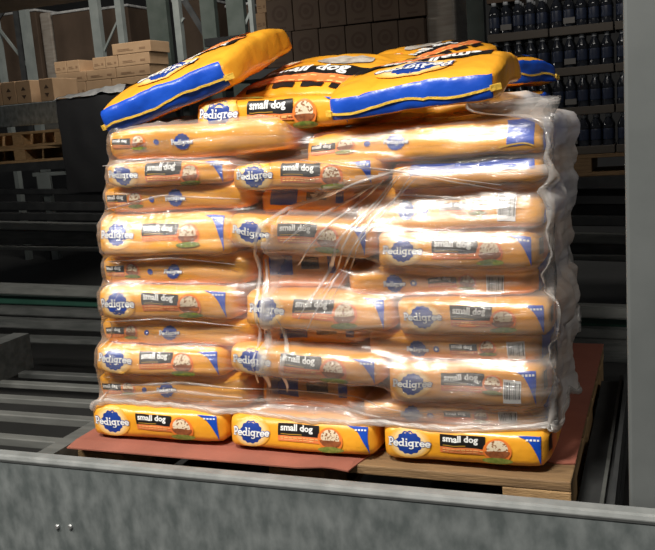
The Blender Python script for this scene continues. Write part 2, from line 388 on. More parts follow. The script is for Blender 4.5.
# ------------------------------------------------------------------ bags
WORLD_V, WORLD_F = [], []
FACE = {'front': lambda u, v, W, D, T: (2*u/W, -1, 2*v/T), 'right': lambda u, v, W, D, T: (1, 2*u/D, 2*v/T),
        'top': lambda u, v, W, D, T: (2*u/W, 2*v/D, 1), 'left': lambda u, v, W, D, T: (-1, -2*u/D, 2*v/T)}
def make_bag(label, group, W, D, T, loc, rot=(0, 0, 0), seed=0, arts=(), amp=.004, n=13, pinch=.07, bend=(0, 0), wrap=True, seam=None, res=(22, 14, 8), taper=.0, lean=0):
    sx = seed*3.17
    def F(q):
        x, y, z = q
        m = (abs(x)**n+abs(y)**n+abs(z)**n)**(1/n)
        x, y, z = x/m, y/m, z/m
        px, py, pz = x*W/2, y*D/2, z*T/2
        k = 1-pinch*abs(y)**3-pinch*.6*abs(x)**4
        pz *= k
        py += (.007 if y < 0 else -.007)*-(1-z*z)*abs(y)**4
        if y < 0: py += lean*(z+.3)*T/2*-y
        px *= 1-taper*abs(y)**4
        v = noise.noise_vector(Vector((px*8+sx, py*8, pz*11+sx)))
        w = noise.noise_vector(Vector((px*26-sx, py*22, pz*30)))
        if abs(x) > .93: pz *= 1-.10*(abs(x)-.93)/.07
        px += v.x*amp*1.3+w.x*amp*.3; py += v.y*amp*1.2+w.y*amp*.5; pz += (v.z*amp*1.1+w.z*amp*.4)
        cr = noise.noise(Vector((px*9+py*5+sx, py*12-px*4, pz*9+5)))
        cq = noise.noise(Vector((px*22-sx, py*27, pz*16+2)))
        g = (.0026 if not wrap else .0016)
        pz -= (g*(1-abs(cr))**7+g*.5*(1-abs(cq))**7)*(1 if z > -.2 else 0)
        pz += bend[0]*px*px+bend[1]*(py*py)
        return Vector((px, py, pz+T/2))
    root = empty('dog_food_bag', loc, label, 'bag', group, rot)
    bpy.context.view_layer.update()
    mw = Matrix.LocRotScale(Vector(loc), Vector(rot) and __import__('mathutils').Euler(rot), None)
    idx = {}; mb = MB(); V = []; Fs = []
    nx, ny, nz = res
    def vid(i, j, k):
        key = (i, j, k)
        if key not in idx:
            idx[key] = len(V); V.append(F((2*i/nx-1, 2*j/ny-1, 2*k/nz-1)))
        return idx[key]
    for i in range(nx):
        for j in range(ny):
            Fs.append((vid(i,j,nz), vid(i+1,j,nz), vid(i+1,j+1,nz), vid(i,j+1,nz)))
            Fs.append((vid(i,j+1,0), vid(i+1,j+1,0), vid(i+1,j,0), vid(i,j,0)))
        for k in range(nz):
            Fs.append((vid(i,0,k), vid(i+1,0,k), vid(i+1,0,k+1), vid(i,0,k+1)))
            Fs.append((vid(i+1,ny,k), vid(i,ny,k), vid(i,ny,k+1), vid(i+1,ny,k+1)))
    for j in range(ny):
        for k in range(nz):
            Fs.append((vid(nx,j,k), vid(nx,j+1,k), vid(nx,j+1,k+1), vid(nx,j,k+1)))
            Fs.append((vid(0,j+1,k), vid(0,j,k), vid(0,j,k+1), vid(0,j+1,k+1)))
    mb.add(V, Fs, 'bag_yellow'); mb.build('bag_body', root, smooth=True)
    if wrap:
        k0 = len(WORLD_V); WORLD_V.extend([mw @ v for v in V]); WORLD_F.extend([[a+k0 for a in f] for f in Fs])
    def lay(face, u, v, o):
        fm = FACE[face]; lim = .995
        def Q(a, b):
            q = fm(a, b, W, D, T); return F(tuple(max(-1, min(1, c)) if abs(c) == 1 else max(-lim, min(lim, c)) for c in q))
        e = .004
        p = Q(u, v); nrm = (Q(u+e, v)-Q(u-e, v)).cross(Q(u, v+e)-Q(u, v-e))
        return p+nrm.normalized()*o
    for face, art in arts:
        for pname, L in art:
            pb = MB()
            for m, mt, o in L:
                vv, ff = fine(orient(m))
                pb.add([lay(face, a, b, o+(.0006 if wrap else .0020)) for a, b in vv], ff, mt)
            pb.build(pname, root, smooth=True)
    if seam:                                               # sewn tape along an end
        for face, half in seam:
            pts = [lay(face, -half+2*half*i/30, -T*.10+.006*math.sin(i*.33+seed), .003) for i in range(31)]
            pb = MB()
            for a, b in zip(pts, pts[1:]): pb.bar(a, b+(b-a)*.1, .003, .005, 'seam_yellow')
            pb.bar(pts[-1], pts[-1]+(pts[-1]-pts[-2]).normalized()*.022, .008, .012, 'seam_yellow')
            pb.bar(pts[0], pts[0]+(pts[0]-pts[1]).normalized()*.018, .008, .012, 'seam_yellow')
            pb.build('sewn_seam', root)
    return root

ORD = ['lowest', 'second', 'third', 'fourth', 'fifth']
ZL = dict(left=[.656,.742,.822,.894,.960,1.045,1.117,1.222,1.282,1.341,1.425],
          middle=[.656,.738,.828,.900,.945,1.028,1.118,1.198,1.262,1.320,1.39],
          right=[.656,.739,.787,.881,.940,1.018,1.081,1.160,1.250,1.302,1.388])
XA = {0: ((-.577,-.190),(-.182,.190),(.200,.566)), 2: ((-.548,-.178),(-.168,.212),(.222,.562)), 4: ((-.515,-.135),(-.118,.240),(.250,.577)),
      6: ((-.490,-.120),(-.142,.205),(.215,.560)), 8: ((-.452,-.120),(-.112,.235),(.245,.570))}
XB = {1: ((-.560,-.13),(-.11,.13),(.15,.555)), 3: ((-.536,-.10),(-.08,.16),(.175,.560)), 5: ((-.506,-.10),(-.085,.12),(.13,.555)),
      7: ((-.478,-.085),(-.07,.15),(.165,.575))}
TILT = {2: .055, 6: .10, 4: .03}
YF = -.485
SET = {8: .022, 9: .012, 7: .005}
LEAN = {(6, 0): .34, (7, 2): .5, (8, 2): .45, (9, 2): .26, (6, 2): .12, (5, 0): .05, (0, 1): .12, (2, 0): .15, (4, 1): .2}
sd = 1
for a in range(10):
    row = ORD[a//2]
    for ci, c in enumerate(('left', 'middle', 'right')):
        z0, z1 = ZL[c][a], ZL[c][a+1]; sd += 1
        jy = random.uniform(-.006, .006)+(SET[a] if ci == 2 and a in SET else 0); ln = LEAN.get((a, ci), 0)
        if a % 2 == 0:
            x0, x1 = XA[a][ci]; W = x1-x0; T = z1-z0+.006; D = .47
            if a == 8 and ci == 2: arts = [('front', [('blue_corner', [(rect(-W*.35, T*.05, W*.45, T*.46, 10, 3), 'end_blue', O1)])])]
            else: arts = [('front', art_big(W, T, code=(a == 2 and ci == 2)))]
            if ci == 2: arts.append(('right', [('side_panel', [(rect(-D*.46, -T*.1, -D*.40, T*.36, 3, 3), 'ink_black', O1), (rect(-D*.40, -T*.3, -D*.28, T*.36, 3, 3), 'ink_orange', O1)])]))
            make_bag(f'yellow dog food bag with large blue logo, {c} column, {row} row of large logos', 'large-logo bag ends stacked on the pallet', W, D, T,
                     ((x0+x1)/2, YF+D/2+jy, z0), (0, TILT.get(a, 0) if ci == 1 else random.uniform(-.012, .012), random.uniform(-.015, .015)), sd, arts,
                     amp=.0035 if a == 0 else .005, lean=ln)
        else:
            if a == 9:
                if ci == 1: continue
                x0, x1 = ((-.437, .032), None, (.056, .575))[ci]; W = x1-x0; T = z1-z0+.004
                arts = [('front', art_small(W, T, rev=True, end=(ci == 2)))]
                if ci == 2: arts.append(('right', art_end(.4, T)))
                make_bag(f'yellow dog food bag lying lengthwise under loose bags, {c} half of topmost wrapped row', 'sideways bags in the topmost wrapped row', W, .42, T,
                         ((x0+x1)/2, -.47+.21+jy, z0), (0, -.01 if ci else .0, 0), sd, arts, amp=.006, pinch=.14, lean=ln)
                continue
            x0, x1 = XB[a][ci]; W = x1-x0; T = z1-z0+.004
            if ci == 1:
                make_bag(f'squeezed yellow dog food bag showing dark end, middle of {row} row of small logos', 'small-logo bags stacked on the pallet', W, .40, T,
                         ((x0+x1)/2, -.43+.20+jy, z0), (0, random.uniform(-.02, .03), 0), sd, [('front', art_dark(W, T))], amp=.005, res=(14, 12, 6))
            else:
                arts = [('front', art_small(W, T, rev=(ci == 0), code=True))]
                if ci == 2: arts.append(('right', art_end(.4, T)))
                make_bag(f'yellow dog food bag with small side logo, {c} side, {row} row of small logos', 'small-logo bags stacked on the pallet', W, .42, T,
                         ((x0+x1)/2, -.462+.21+jy, z0), (0, random.uniform(-.01, .01), random.uniform(-.012, .012)), sd, arts, amp=.006, lean=ln)
    # rear right column
    hz = .0782; z0 = .656+a*hz; sd += 1
    if a % 2 == 0: W, D, xc, yc = .38, .44, .36, .245
    else: W, D, xc, yc = .46, .42, .33, .25
    arts = [('right', art_end(D, hz))] if a in (3, 9) else [('right', art_small(D, hz, rev=False))] if a % 4 == 0 else []
    xc += -.050+(.0, .01, -.02, -.015, -.03, -.025, -.035, -.03, -.03, -.03)[a]
    nth = ('lowest', 'second', 'third', 'fourth', 'fifth', 'sixth', 'seventh', 'eighth', 'ninth', 'topmost')[a]
    make_bag(f'yellow dog food bag under film at rear right of pallet, {nth} layer from below' if 0 < a < 9 else f'yellow dog food bag at rear right of pallet, {nth} wrapped layer',
             'bags at the rear right of the pallet', W, D, hz+.002, (xc, yc, z0), (0, 0, random.uniform(-.03, .03)), sd, arts, amp=.008, res=(14, 14, 6))

# loose bags on top
gL = 'loose bags on top of the stack'
T1 = make_bag('loose yellow dog food bag tilted over the top left corner, blue end facing front', gL, .375, .42, .092,
     (-.272, -.262, 1.496), (math.radians(15), math.radians(-14.5), math.radians(-2)), 101,
     [('front', art_end(.375, .088)), ('top', art_face(.375, .42, flip=True))], amp=.006, pinch=.22, wrap=False, seam=[('front', .178)], res=(52, 46, 10), bend=(-.12, -.2), n=10)
T3 = make_bag('loose yellow dog food bag, large logo end facing front, between two blue-ended bags', gL, .40, .40, .073,
     (-.015, -.255, 1.400), (math.radians(2), math.radians(2.5), 0), 102,
     [('front', art_big(.40, .073)), ('top', [('weight_print', [(xf(NETWT, .085, .02, -.165), 'ink_tan', O2)]), ('dog_food_print', [(xf(ADULT, .08, .125, -.165), 'ink_tan', O2)]), ('garnish_picture', [(disc(-.06, -.165, .03, .01), 'greens', O2)])])], amp=.004, wrap=False, n=9)
T4 = make_bag('loose yellow dog food bag leaning back, black and orange name band facing front', gL, .38, .42, .055,
     (.010, -.10, 1.502), (math.radians(12), math.radians(3), math.radians(-5)), 103,
     [('top', art_face(.38, .42, lg=False))], amp=.007, pinch=.4, wrap=False, res=(48, 44, 9), bend=(-.5, -.5))
T2 = make_bag('loose yellow dog food bag with bright blue sewn end facing front, top right of stack', gL, .365, .42, .085,
     (.300, -.262, 1.439), (math.radians(6.5), math.radians(-3.5), math.radians(2)), 104,
     [('front', art_end(.365, .07)), ('top', art_face(.365, .42, flip=True))], amp=.006, pinch=.22, wrap=False, seam=[('front', .172)], res=(52, 46, 10), bend=(-.15, -.4), n=10)
T5 = make_bag('loose yellow dog food bag with black name band, behind the top right bag', gL, .34, .36, .05,
     (.12, .24, 1.538), (math.radians(2), math.radians(-11), math.radians(62)), 105,
     [('top', art_face(.34, .36, lg=False))], amp=.007, pinch=.35, wrap=False, res=(38, 38, 9), bend=(-.3, -.4))
T6 = make_bag('loose yellow dog food bag at rear right corner of the top, blue end facing right', gL, .34, .34, .085,
     (.285, .28, 1.462), (math.radians(0), math.radians(1), math.radians(-24)), 106,
     [('right', art_end(.34, .085)), ('top', art_face(.34, .34))], amp=.009, pinch=.3, wrap=False, seam=[('right', .15)], res=(38, 38, 9), bend=(-.3, -.3))

# ------------------------------------------------------------------ stretch film
BV = BVHTree.FromPolygons(WORLD_V, WORLD_F)
X0, X1, Y0, Y1, RC = -.62, .64, -.53, .52, .06
def path(n=330):
    segs = []; pts = []
    def line(a, b, nr):
        L = (Vector(b)-Vector(a)).length; k = max(2, int(L/.0135))
        for i in range(k): p = Vector(a).lerp(Vector(b), i/k); pts.append((p.x, p.y, nr))
    def corner(cx, cy, a0):
        for i in range(7):
            a = math.radians(a0+90*i/7); pts.append((cx+RC*math.cos(a), cy+RC*math.sin(a), (math.cos(a), math.sin(a))))
    line((X0+RC, Y0), (X1-RC, Y0), (0, -1)); corner(X1-RC, Y0+RC, -90)
    line((X1, Y0+RC), (X1, Y1-RC), (1, 0)); corner(X1-RC, Y1-RC, 0)
    line((X1-RC, Y1), (X0+RC, Y1), (0, 1)); corner(X0+RC, Y1-RC, 90)
    line((X0, Y1-RC), (X0, Y0+RC), (-1, 0)); corner(X0+RC, Y0+RC, 180)
    return pts
PT = path(); NC = len(PT)
def XL(z): return -.605+(z-.66)*.20
def PX(i, z):
    x = PT[i][0]; x = X1-(X1-x)*(X1-XL(z))/(X1-X0)
    return x-max(0, x)/.6*(PT[i][1]-Y0)/(Y1-Y0)*(.02+(z-.66)*.11)
S = [0]
for i in range(1, NC): S.append(S[-1]+math.hypot(PT[i][0]-PT[i-1][0], PT[i][1]-PT[i-1][1]))
def lerp_tab(tab, x):
    for (a, b), (c, d) in zip(tab, tab[1:]):
        if x <= c: return b+(d-b)*max(0, (x-a))/(c-a)
    return tab[-1][1]
S_FR = next(S[i] for i in range(NC) if PT[i][2][0] > .7)         # where the right side begins
S_RB = next(S[i] for i in range(NC) if PT[i][2][1] > .7)
def zbot(i):
    x, y, nr = PT[i]; s = S[i]
    w = .006*noise.noise(Vector((s*14, 3, 1)))+.004*noise.noise(Vector((s*45, 7, 1)))
    if nr[1] < -.7: return lerp_tab([(-.6,.752),(-.2,.742),(.02,.735),(.2,.738),(.30,.738),(.48,.742),(.6,.76)], x)+w
    if nr[0] > .5: return lerp_tab([(-.5,.745),(-.35,.77),(-.2,.74),(-.05,.70),(.1,.70),(.5,.72)], y)+w*2.5
    return .735+w
def ztop(i):
    x, y, nr = PT[i]; s = S[i]
    w = .008*noise.noise(Vector((s*11, 13, 1)))+.005*noise.noise(Vector((s*37, 5, 1)))
    if nr[1] < -.7: return lerp_tab([(-.6,1.43),(-.4,1.432),(-.2,1.428),(.0,1.432),(.16,1.412),(.3,1.402),(.48,1.41),(.6,1.42)], x)+w
    if nr[0] > .5: return lerp_tab([(-.5,1.415),(-.2,1.435),(.05,1.44),(.25,1.40),(.5,1.33)], y)+w
    return (1.44 if nr[0] < 0 else lerp_tab([(-.6,1.43),(.3,1.40),(.65,1.32)], x))+w
NR = 120
DM = .22
ZB = [zbot(i) for i in range(NC)]; ZT = [ztop(i) for i in range(NC)]
D0 = [[DM]*NC for _ in range(NR+1)]
for r in range(NR+1):
    for i in range(NC):
        x, y, nr = PT[i]; z = ZB[i]+(ZT[i]-ZB[i])*r/NR
        h = BV.ray_cast(Vector((PX(i, z)+nr[0]*.15, y+nr[1]*.15, z)), Vector((-nr[0], -nr[1], 0)), .6)
        if h[0] is not None: D0[r][i] = min(DM, h[3]-.15)
def filt(A, wr, wc, fn):
    B = [[fn([row[(i+k) % NC] for k in range(-wc, wc+1)]) for i in range(NC)] for row in A]
    return [[fn([B[max(0, min(NR, r+k))][i] for k in range(-wr, wr+1)]) for i in range(NC)] for r in range(NR+1)]
avg = lambda l: sum(l)/len(l)
D1 = filt(filt(filt(D0, 1, 2, min), 1, 2, avg), 1, 2, avg)
def film_point(r, i, off=.005):
    x, y, nr = PT[i]; z = ZB[i]+(ZT[i]-ZB[i])*r/NR; s = S[i]
    d = D1[r][i]-off
    d -= .0030*noise.noise(Vector((s*4, z*70+s*2, .5)))+.0018*noise.noise(Vector((s*9, z*150-s*4, 9)))
    side = 1 if S_FR-.02 < s < S_RB+.05 else 0
    if side: d -= .020*noise.noise(Vector((s*9+z*5, z*11, 4)))+.010*noise.noise(Vector((s*25+z*9, z*16, 8)))+.014
    return Vector((PX(i, z)-nr[0]*d, y-nr[1]*d, z))
def film_obj(name, rows, cols, off, mname, parent, layers, closed=False, keep=None):
    vs, fs, us, ls = [], [], [], []; ids = {}
    def vid(r, i):
        i2 = i % NC
        if (r, i2) not in ids:
            ids[(r, i2)] = len(vs); vs.append(film_point(r, i2, off)); us.append((S[i2], vs[-1].z)); ls.append(layers(r, i2, vs[-1]))
        return ids[(r, i2)]
    for r in rows[:-1]:
        for i in (cols if closed else cols[:-1]):
            if keep and not keep(r, i): continue
            fs.append((vid(r, i), vid(r, i+1), vid(r+1, i+1), vid(r+1, i)))
    me = bpy.data.meshes.new(name); me.from_pydata(vs, [], fs); me.materials.append(MATS[mname])
    uvl = me.uv_layers.new(name='run')
    for l in me.loops: uvl.data[l.index].uv = us[l.vertex_index]
    at_ = me.attributes.new('layers', 'FLOAT', 'POINT'); at_.data.foreach_set('value', ls)
    me.polygons.foreach_set('use_smooth', [True]*len(fs)); me.update()
    o = bpy.data.objects.new(name, me); COL.objects.link(o)
    if parent: o.parent = parent
    return o
wrap = empty('stretch_wrap', (0, 0, 0), 'clear glossy stretch film wound around the stack of yellow bags', 'plastic wrap')
def base_layers(r, i, p):
    v = .10*max(0, noise.noise(Vector((S[i]*5, p.z*26, 2))))
    s = S[i]
    if S_FR-.03 < s < S_RB+.1: v += (.62+.25*noise.noise(Vector((s*7+p.z*4, p.z*7, 3))))*min(1, max(.25, (s-S_FR)/.10))
    if p.z-ZB[i] < .05: v += .30*(1-(p.z-ZB[i])/.05)
    if ZT[i]-p.z < .015: v += .15
    return v
film_obj('film_sheet', list(range(NR+1)), list(range(NC)), .003, 'film', wrap, base_layers, closed=True)
# second wind of film over the right half of the front, its edge swinging up in an arc
def edge_z(x):
    return lerp_tab([(-.13,1.05),(-.115,1.15),(-.06,1.22),(.02,1.26),(.12,1.285),(.25,1.30),(.45,1.292),(.7,1.28)], x)
def keep_over(r, i):
    p = PT[i]; z = ZB[i]+(ZT[i]-ZB[i])*(r+.5)/NR
    return z < edge_z(p[0]) and z > ZB[i]+.01
c_over = [i for i in range(NC) if S[i] < S_FR-.02 and PT[i][0] > -.125]
def over_layers(r, i, p):
    e = edge_z(PT[i][0])-p.z; x = PT[i][0]
    v = .34*max(0, 1-e/.016) if e > 0 else .3
    v += (.30+.25*noise.noise(Vector((x*60, p.z*25, 6))))*max(0, 1-abs(x+.098)/.030)                                     # standing edge
    v += .20*max(0, noise.noise(Vector((x*38+p.z*14, p.z*9-x*10, 2))))*max(0, 1-abs(x+.03)/.17)
    return v
film_obj('overlapping_film', list(range(NR+1)), c_over, .007, 'film_over', wrap, over_layers, keep=keep_over)
# gathered rope of film along the lower edge
def rope(name, fn_pt, cols, rad, mname, seed):
    vs, fs, us, ls = [], [], [], []
    n = 8
    for k, i in enumerate(cols):
        c = fn_pt(i); nr = PT[i % NC][2]; R = rad*(1+.5*noise.noise(Vector((S[i % NC]*30, seed, 0))))
        for j in range(n):
            a = 2*PI*j/n
            vs.append(c+Vector((nr[0], nr[1], 0))*(R*.6*math.cos(a))+Vector((0, 0, R*math.sin(a)))); us.append((S[i % NC]+j*.05, k*.01+j*.02)); ls.append(.12)
    m = len(cols)
    for k in range(m-1):
        for j in range(n): fs.append((k*n+j, (k+1)*n+j, (k+1)*n+(j+1) % n, k*n+(j+1) % n))
    me = bpy.data.meshes.new(name); me.from_pydata(vs, [], fs); me.materials.append(MATS[mname])
    uvl = me.uv_layers.new(name='run')
    for l in me.loops: uvl.data[l.index].uv = us[l.vertex_index]
    me.attributes.new('layers', 'FLOAT', 'POINT').data.foreach_set('value', ls)
    me.polygons.foreach_set('use_smooth', [True]*len(fs)); me.update()
    o = bpy.data.objects.new(name, me); COL.objects.link(o); o.parent = wrap
rope('gathered_hem', lambda i: film_point(0, i % NC, .006), list(range(NC))+[0], .008, 'film_bunch', 3)

# creases and drawn-out strands where the film bunches up
FRONT = [i for i in range(NC) if PT[i][2][1] < -.7]
def on_film(x, z, off):
    best = min(FRONT, key=lambda i: abs(PX(i, z)-x)); r = max(0, min(NR, round((z-ZB[best])/(ZT[best]-ZB[best])*NR)))
    p = film_point(r, best, off); return Vector((x, p.y, z))
def crease(pts, w0, haze, off=.011):
    vs, fs, us, ls = [], [], [], []
    P2 = []
    for (a, b), (c, d) in zip(pts, pts[1:]):
        n = max(3, int(math.hypot(c-a, d-b)/.012))
        P2 += [(a+(c-a)*k/n, b+(d-b)*k/n) for k in range(n)]
    P2.append(pts[-1]); m = len(P2); L = 0
    ys = [on_film(x, z, off).y for x, z in P2]
    ys = [sum(ys[max(0, k-2):k+3])/len(ys[max(0, k-2):k+3]) for k in range(m)]
    for k, (x, z) in enumerate(P2):
        a, b = P2[max(0, k-1)], P2[min(m-1, k+1)]; l = math.hypot(b[0]-a[0], b[1]-a[1]) or 1
        nx, nz = -(b[1]-a[1])/l, (b[0]-a[0])/l
        w = w0*.8*(.35+.65*math.sin(PI*(k+.5)/m))*(1+.5*noise.noise(Vector((x*50, z*50, w0*900))))
        for t in (-1, 0, 1):
            vs.append((x+nx*w*t, ys[k]-(.003 if t == 0 else 0), z+nz*w*t)); us.append((k*.012, t*.01)); ls.append(.85*haze*(1 if t == 0 else .15))
    for k in range(m-1):
        for t in range(2): q = k*3+t; fs.append((q, q+1, q+4, q+3))
    me = bpy.data.meshes.new('film_crease'); me.from_pydata(vs, [], fs); me.materials.append(MATS['film_over'])
    uvl = me.uv_layers.new(name='run')
    for l in me.loops: uvl.data[l.index].uv = us[l.vertex_index]
    me.attributes.new('layers', 'FLOAT', 'POINT').data.foreach_set('value', ls)
    me.polygons.foreach_set('use_smooth', [True]*len(fs)); me.update()
    o = bpy.data.objects.new('film_crease', me); COL.objects.link(o); o.parent = wrap
def fpt(u, v): p = at(u, v, -.49); return (p.x, p.z)
crease([fpt(255, 385), fpt(258, 330), fpt(254, 290), fpt(252, 255), fpt(262, 226), fpt(282, 210), fpt(318, 198), fpt(360, 182), fpt(405, 168)], .007, .45)
crease([fpt(262, 400), fpt(266, 350), fpt(262, 300), fpt(258, 262)], .011, .30)
crease([fpt(280, 398), fpt(286, 352), fpt(278, 318)], .009, .26)
for a, b, c, w, h in (((300, 318), (340, 240), (396, 176), .006, .34), ((318, 296), (352, 232), (402, 172), .004, .42), ((292, 268), (332, 222), (384, 180), .004, .36),
                      ((330, 300), (362, 240), (410, 176), .003, .36), ((285, 242), (322, 214), (372, 186), .005, .26), ((345, 262), (372, 218), (416, 178), .004, .30), ((308, 330), (330, 282), (352, 250), .004, .26)):
    crease([fpt(*a), fpt(*b), fpt(*c)], w, h)
for a, b, c, w, h in (((300, 160), (400, 172), (500, 186), .003, .40), ((330, 160), (420, 176), (500, 192), .003, .30), ((104, 398), (170, 392), (240, 400), .006, .36), ((110, 388), (180, 384), (260, 394), .004, .34),
                      ((210, 402), (300, 408), (380, 418), .007, .34), ((240, 392), (320, 398), (400, 412), .004, .30), ((380, 424), (460, 432), (530, 428), .005, .30), ((104, 166), (170, 160), (250, 166), .004, .26),
                      ((106, 262), (170, 258), (232, 266), .003, .28), ((106, 322), (160, 318), (240, 328), .003, .26), ((104, 210), (160, 196), (236, 200), .004, .28), ((390, 196), (450, 200), (520, 204), .004, .30)):
    crease([fpt(*a), fpt(*b), fpt(*c)], w, h)

# ------------------------------------------------------------------ pallet and slip sheet
pal = empty('wooden_pallet', (0, 0, .506), 'worn wooden block pallet carrying the yellow bags', 'pallet')
ZP = .506
def pbox(name, lo, hi, mn='wood', bev=.003):
    MB().box((lo[0], lo[1], lo[2]-ZP), (hi[0], hi[1], hi[2]-ZP), mn, bev).build(name, pal)
ys = [-.51, -.36, -.215, -.07, .075, .22, .37]
for k, y in enumerate(ys): pbox('deck_board', (-.61, y, .628), (.61, y+(.14 if k in (0, 6) else .10), .65))
for x in (-.61, -.07, .47): pbox('stringer_board', (x, -.51, .607), (x+.14, .51, .6275), 'wood_pale')
for x in (-.61, -.07, .47):
    for y in (-.508, -.07, .37): pbox('block', (x+.002, y, .5275), (x+.138, y+.14, .6065), 'wood_pale')
    pbox('bottom_board', (x, -.51, .506), (x+.14, .51, .527))
def sheet():
    mb = MB(); xs = [-.612+i*(1.222/60) for i in range(61)]; n = 46
    def pt(x, t, dz):
        yf = -.545 if x < .15 else -.415+.012*math.sin(x*30)
        if .15 <= x < .17: yf = -.545+(x-.15)/.02*.13
        y = yf+(.517-yf)*t; z = .6515
        ov = max(0, -.505-y); 
        if x < .15: z -= ov*.16
        if .02 < x < .16 and y < -.47: z += .012*(1-abs(x-.09)/.07)*(-.47-y)/.12
        z = max(z, .6515 if y > -.505 and x > -.605 else z)
        return (x, y, z+dz)
    v = [pt(x, (j/n)**1.6, dz) for dz in (0, .0032) for x in xs for j in range(n+1)]
    K = 61*(n+1); f = []
    for i in range(60):
        for j in range(n):
            a = i*(n+1)+j; b = a+n+1
            f.append((K+a, K+b, K+b+1, K+a+1)); f.append((a+1, b+1, b, a))
        a = i*(n+1); b = a+n+1; f.append((a, b, K+b, K+a)); a += n; b += n; f.append((b, a, K+a, K+b))
    for j in range(n):
        f.append((j+1, j, K+j, K+j+1)); a = 60*(n+1)+j; f.append((a, a+1, K+a+1, K+a))
    mb.add(v, f, 'sheet_red')
    return mb.build('slip_sheet', smooth=False)
tag(sheet(), 'red-brown cardboard slip sheet between the wooden pallet and the bags', 'cardboard sheet')

# ------------------------------------------------------------------ rack steel around the pallet
b = empty('rack_beam', (0, -.8, .45), 'galvanised steel beam across the foreground, thick lip on top', 'beam')
mb = MB(); mb.box((-1.5, 0, -.10), (1.25, .028, .279), 'galv', .006); mb.box((-1.5, .024, -.10), (1.25, .075, -.07), 'galv', .004)
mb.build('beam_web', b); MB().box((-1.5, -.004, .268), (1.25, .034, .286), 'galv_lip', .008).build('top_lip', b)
for u in (57, 70):
    p = at(u, 527, -.802); mb = MB(); mb.lathe([(.0001, .004), (.004, .004), (.006, .001), (.006, 0)], 'bolt', 10)
    o = mb.build('bolt', b, loc=(p.x, -.0005, p.z-.45)); o.rotation_euler = (PI/2, 0, 0)
post = empty('rack_post', (.80, -.70, 0), 'wide flat galvanised steel post at right edge of photo', 'post')
MB().box((-.07, -.05, 0), (.09, .05, 2.4), 'galv_post', .006).build('post_column', post)
MB().box((-.11, -.08, 0), (.13, .08, .012), 'galv_post', .002).build('base_plate', post)
# lane rails
def channel(mb, lo, hi, mn):                                        # C section along x: web and two flanges
    (a, y, c), (d, e, g) = lo, hi
    t = .008; mb.box((a, y, c), (d, y+t, g), mn); mb.box((a, y+t, g-t), (d, e, g), mn); mb.box((a, y+t, c), (d, e, c+t), mn)
o = MB().bar((-.682, -.74, .585), (-.682, 1.0, .585), .05, .085, 'steel_rung').build('lane_rail')
tag(o, 'grey steel rail running back along the left side of the pallet', 'rail')
mb = MB(); mb.bar((.655, -.72, .53), (.655, .36, .555), .085, .06, 'steel_black'); mb.bar((.662, -.72, .563), (.668, .37, .592), .008, .02, 'steel_mid'); mb.bar((.69, -.72, .57), (.69, .37, .612), .010, .10, 'steel_black')
tag(mb.build('cart_rail'), 'dark steel angle rail between the pallet and the right post', 'rail')
o = MB().bar((-1.40, -.45, .66), (-1.40, .22, .66), .07, .13, 'steel_dark').build('lane_rail')
tag(o, 'short dark steel rail end at left edge of photo', 'rail')
for k, (v, hgt, mn, w) in enumerate(((441, .05, 'steel_rung', 'nearest'), (417, .05, 'steel_rung', 'second'), (400, .04, 'steel_rung', 'third'), (385, .035, 'steel_rung', 'fourth'), (374, .04, 'steel_dark', 'farthest'))):
    p = atz(40, v, .60)
    o = MB().box((-2.3, p.y, .60-hgt*.5), (-.702, p.y+.035, .60), mn, .003).build('cross_rung')
    tag(o, f'grey steel cross rung left of the pallet, {w} of five', 'rung', 'rungs left of the pallet')
# beams behind the stack
def back_beam(pl, pr, h, mn, label, dep=.06):
    a, c = at(pl[0], pl[1], pl[2]), at(pr[0], pr[1], pl[2])
    t = (c-a).normalized(); a2, c2 = a-t*.6, c+t*.5
    mb = MB(); mb.bar(a2-Vector((0, 0, h/2)), c2-Vector((0, 0, h/2)), .008, h, mn)
    for s in (0, -h): mb.bar(a2+Vector((0, dep/2, s)), c2+Vector((0, dep/2, s)), dep, .010, mn)
    o = mb.build('back_beam'); tag(o, label, 'beam', 'steel beams behind the stack'); return o
back_beam((0, 286, 1.2), (620, 309), .036, 'steel_mid', 'grey steel beam just above the green strip behind the stack')
back_beam((0, 297, 1.24), (620, 318), .030, 'steel_green', 'dark green steel strip behind the stack')
back_beam((0, 308, 1.20), (620, 331), .030, 'steel_dark', 'dark steel beam directly under the green strip behind the stack')
back_beam((0, 320, 1.16), (620, 344), .035, 'steel_dark', 'second dark steel beam under the green strip behind the stack')
back_beam((0, 338, 1.10), (620, 358), .016, 'steel_dark', 'thin dark rail lowest behind the stack, near the rungs')
back_beam((0, 223, 2.0), (620, 236), .035, 'steel_mid', 'upper grey flange of the double beam halfway up behind stack')
back_beam((0, 231, 2.02), (620, 245), .075, 'steel_dark', 'deep dark web of the double beam halfway up behind stack')
back_beam((0, 247, 1.98), (620, 257), .014, 'steel_mid', 'thin lower flange of the double beam halfway up behind stack')
back_beam((0, 203, 2.9), (620, 206), .05, 'steel_black', 'black beam above the double beam behind the stack')
back_beam((0, 190, 3.2), (620, 190), .03, 'steel_black', 'black beam highest of those below the wooden pallets')
back_beam((0, 214, 2.6), (620, 218), .04, 'steel_black', 'black beam just above the double beam behind the stack')

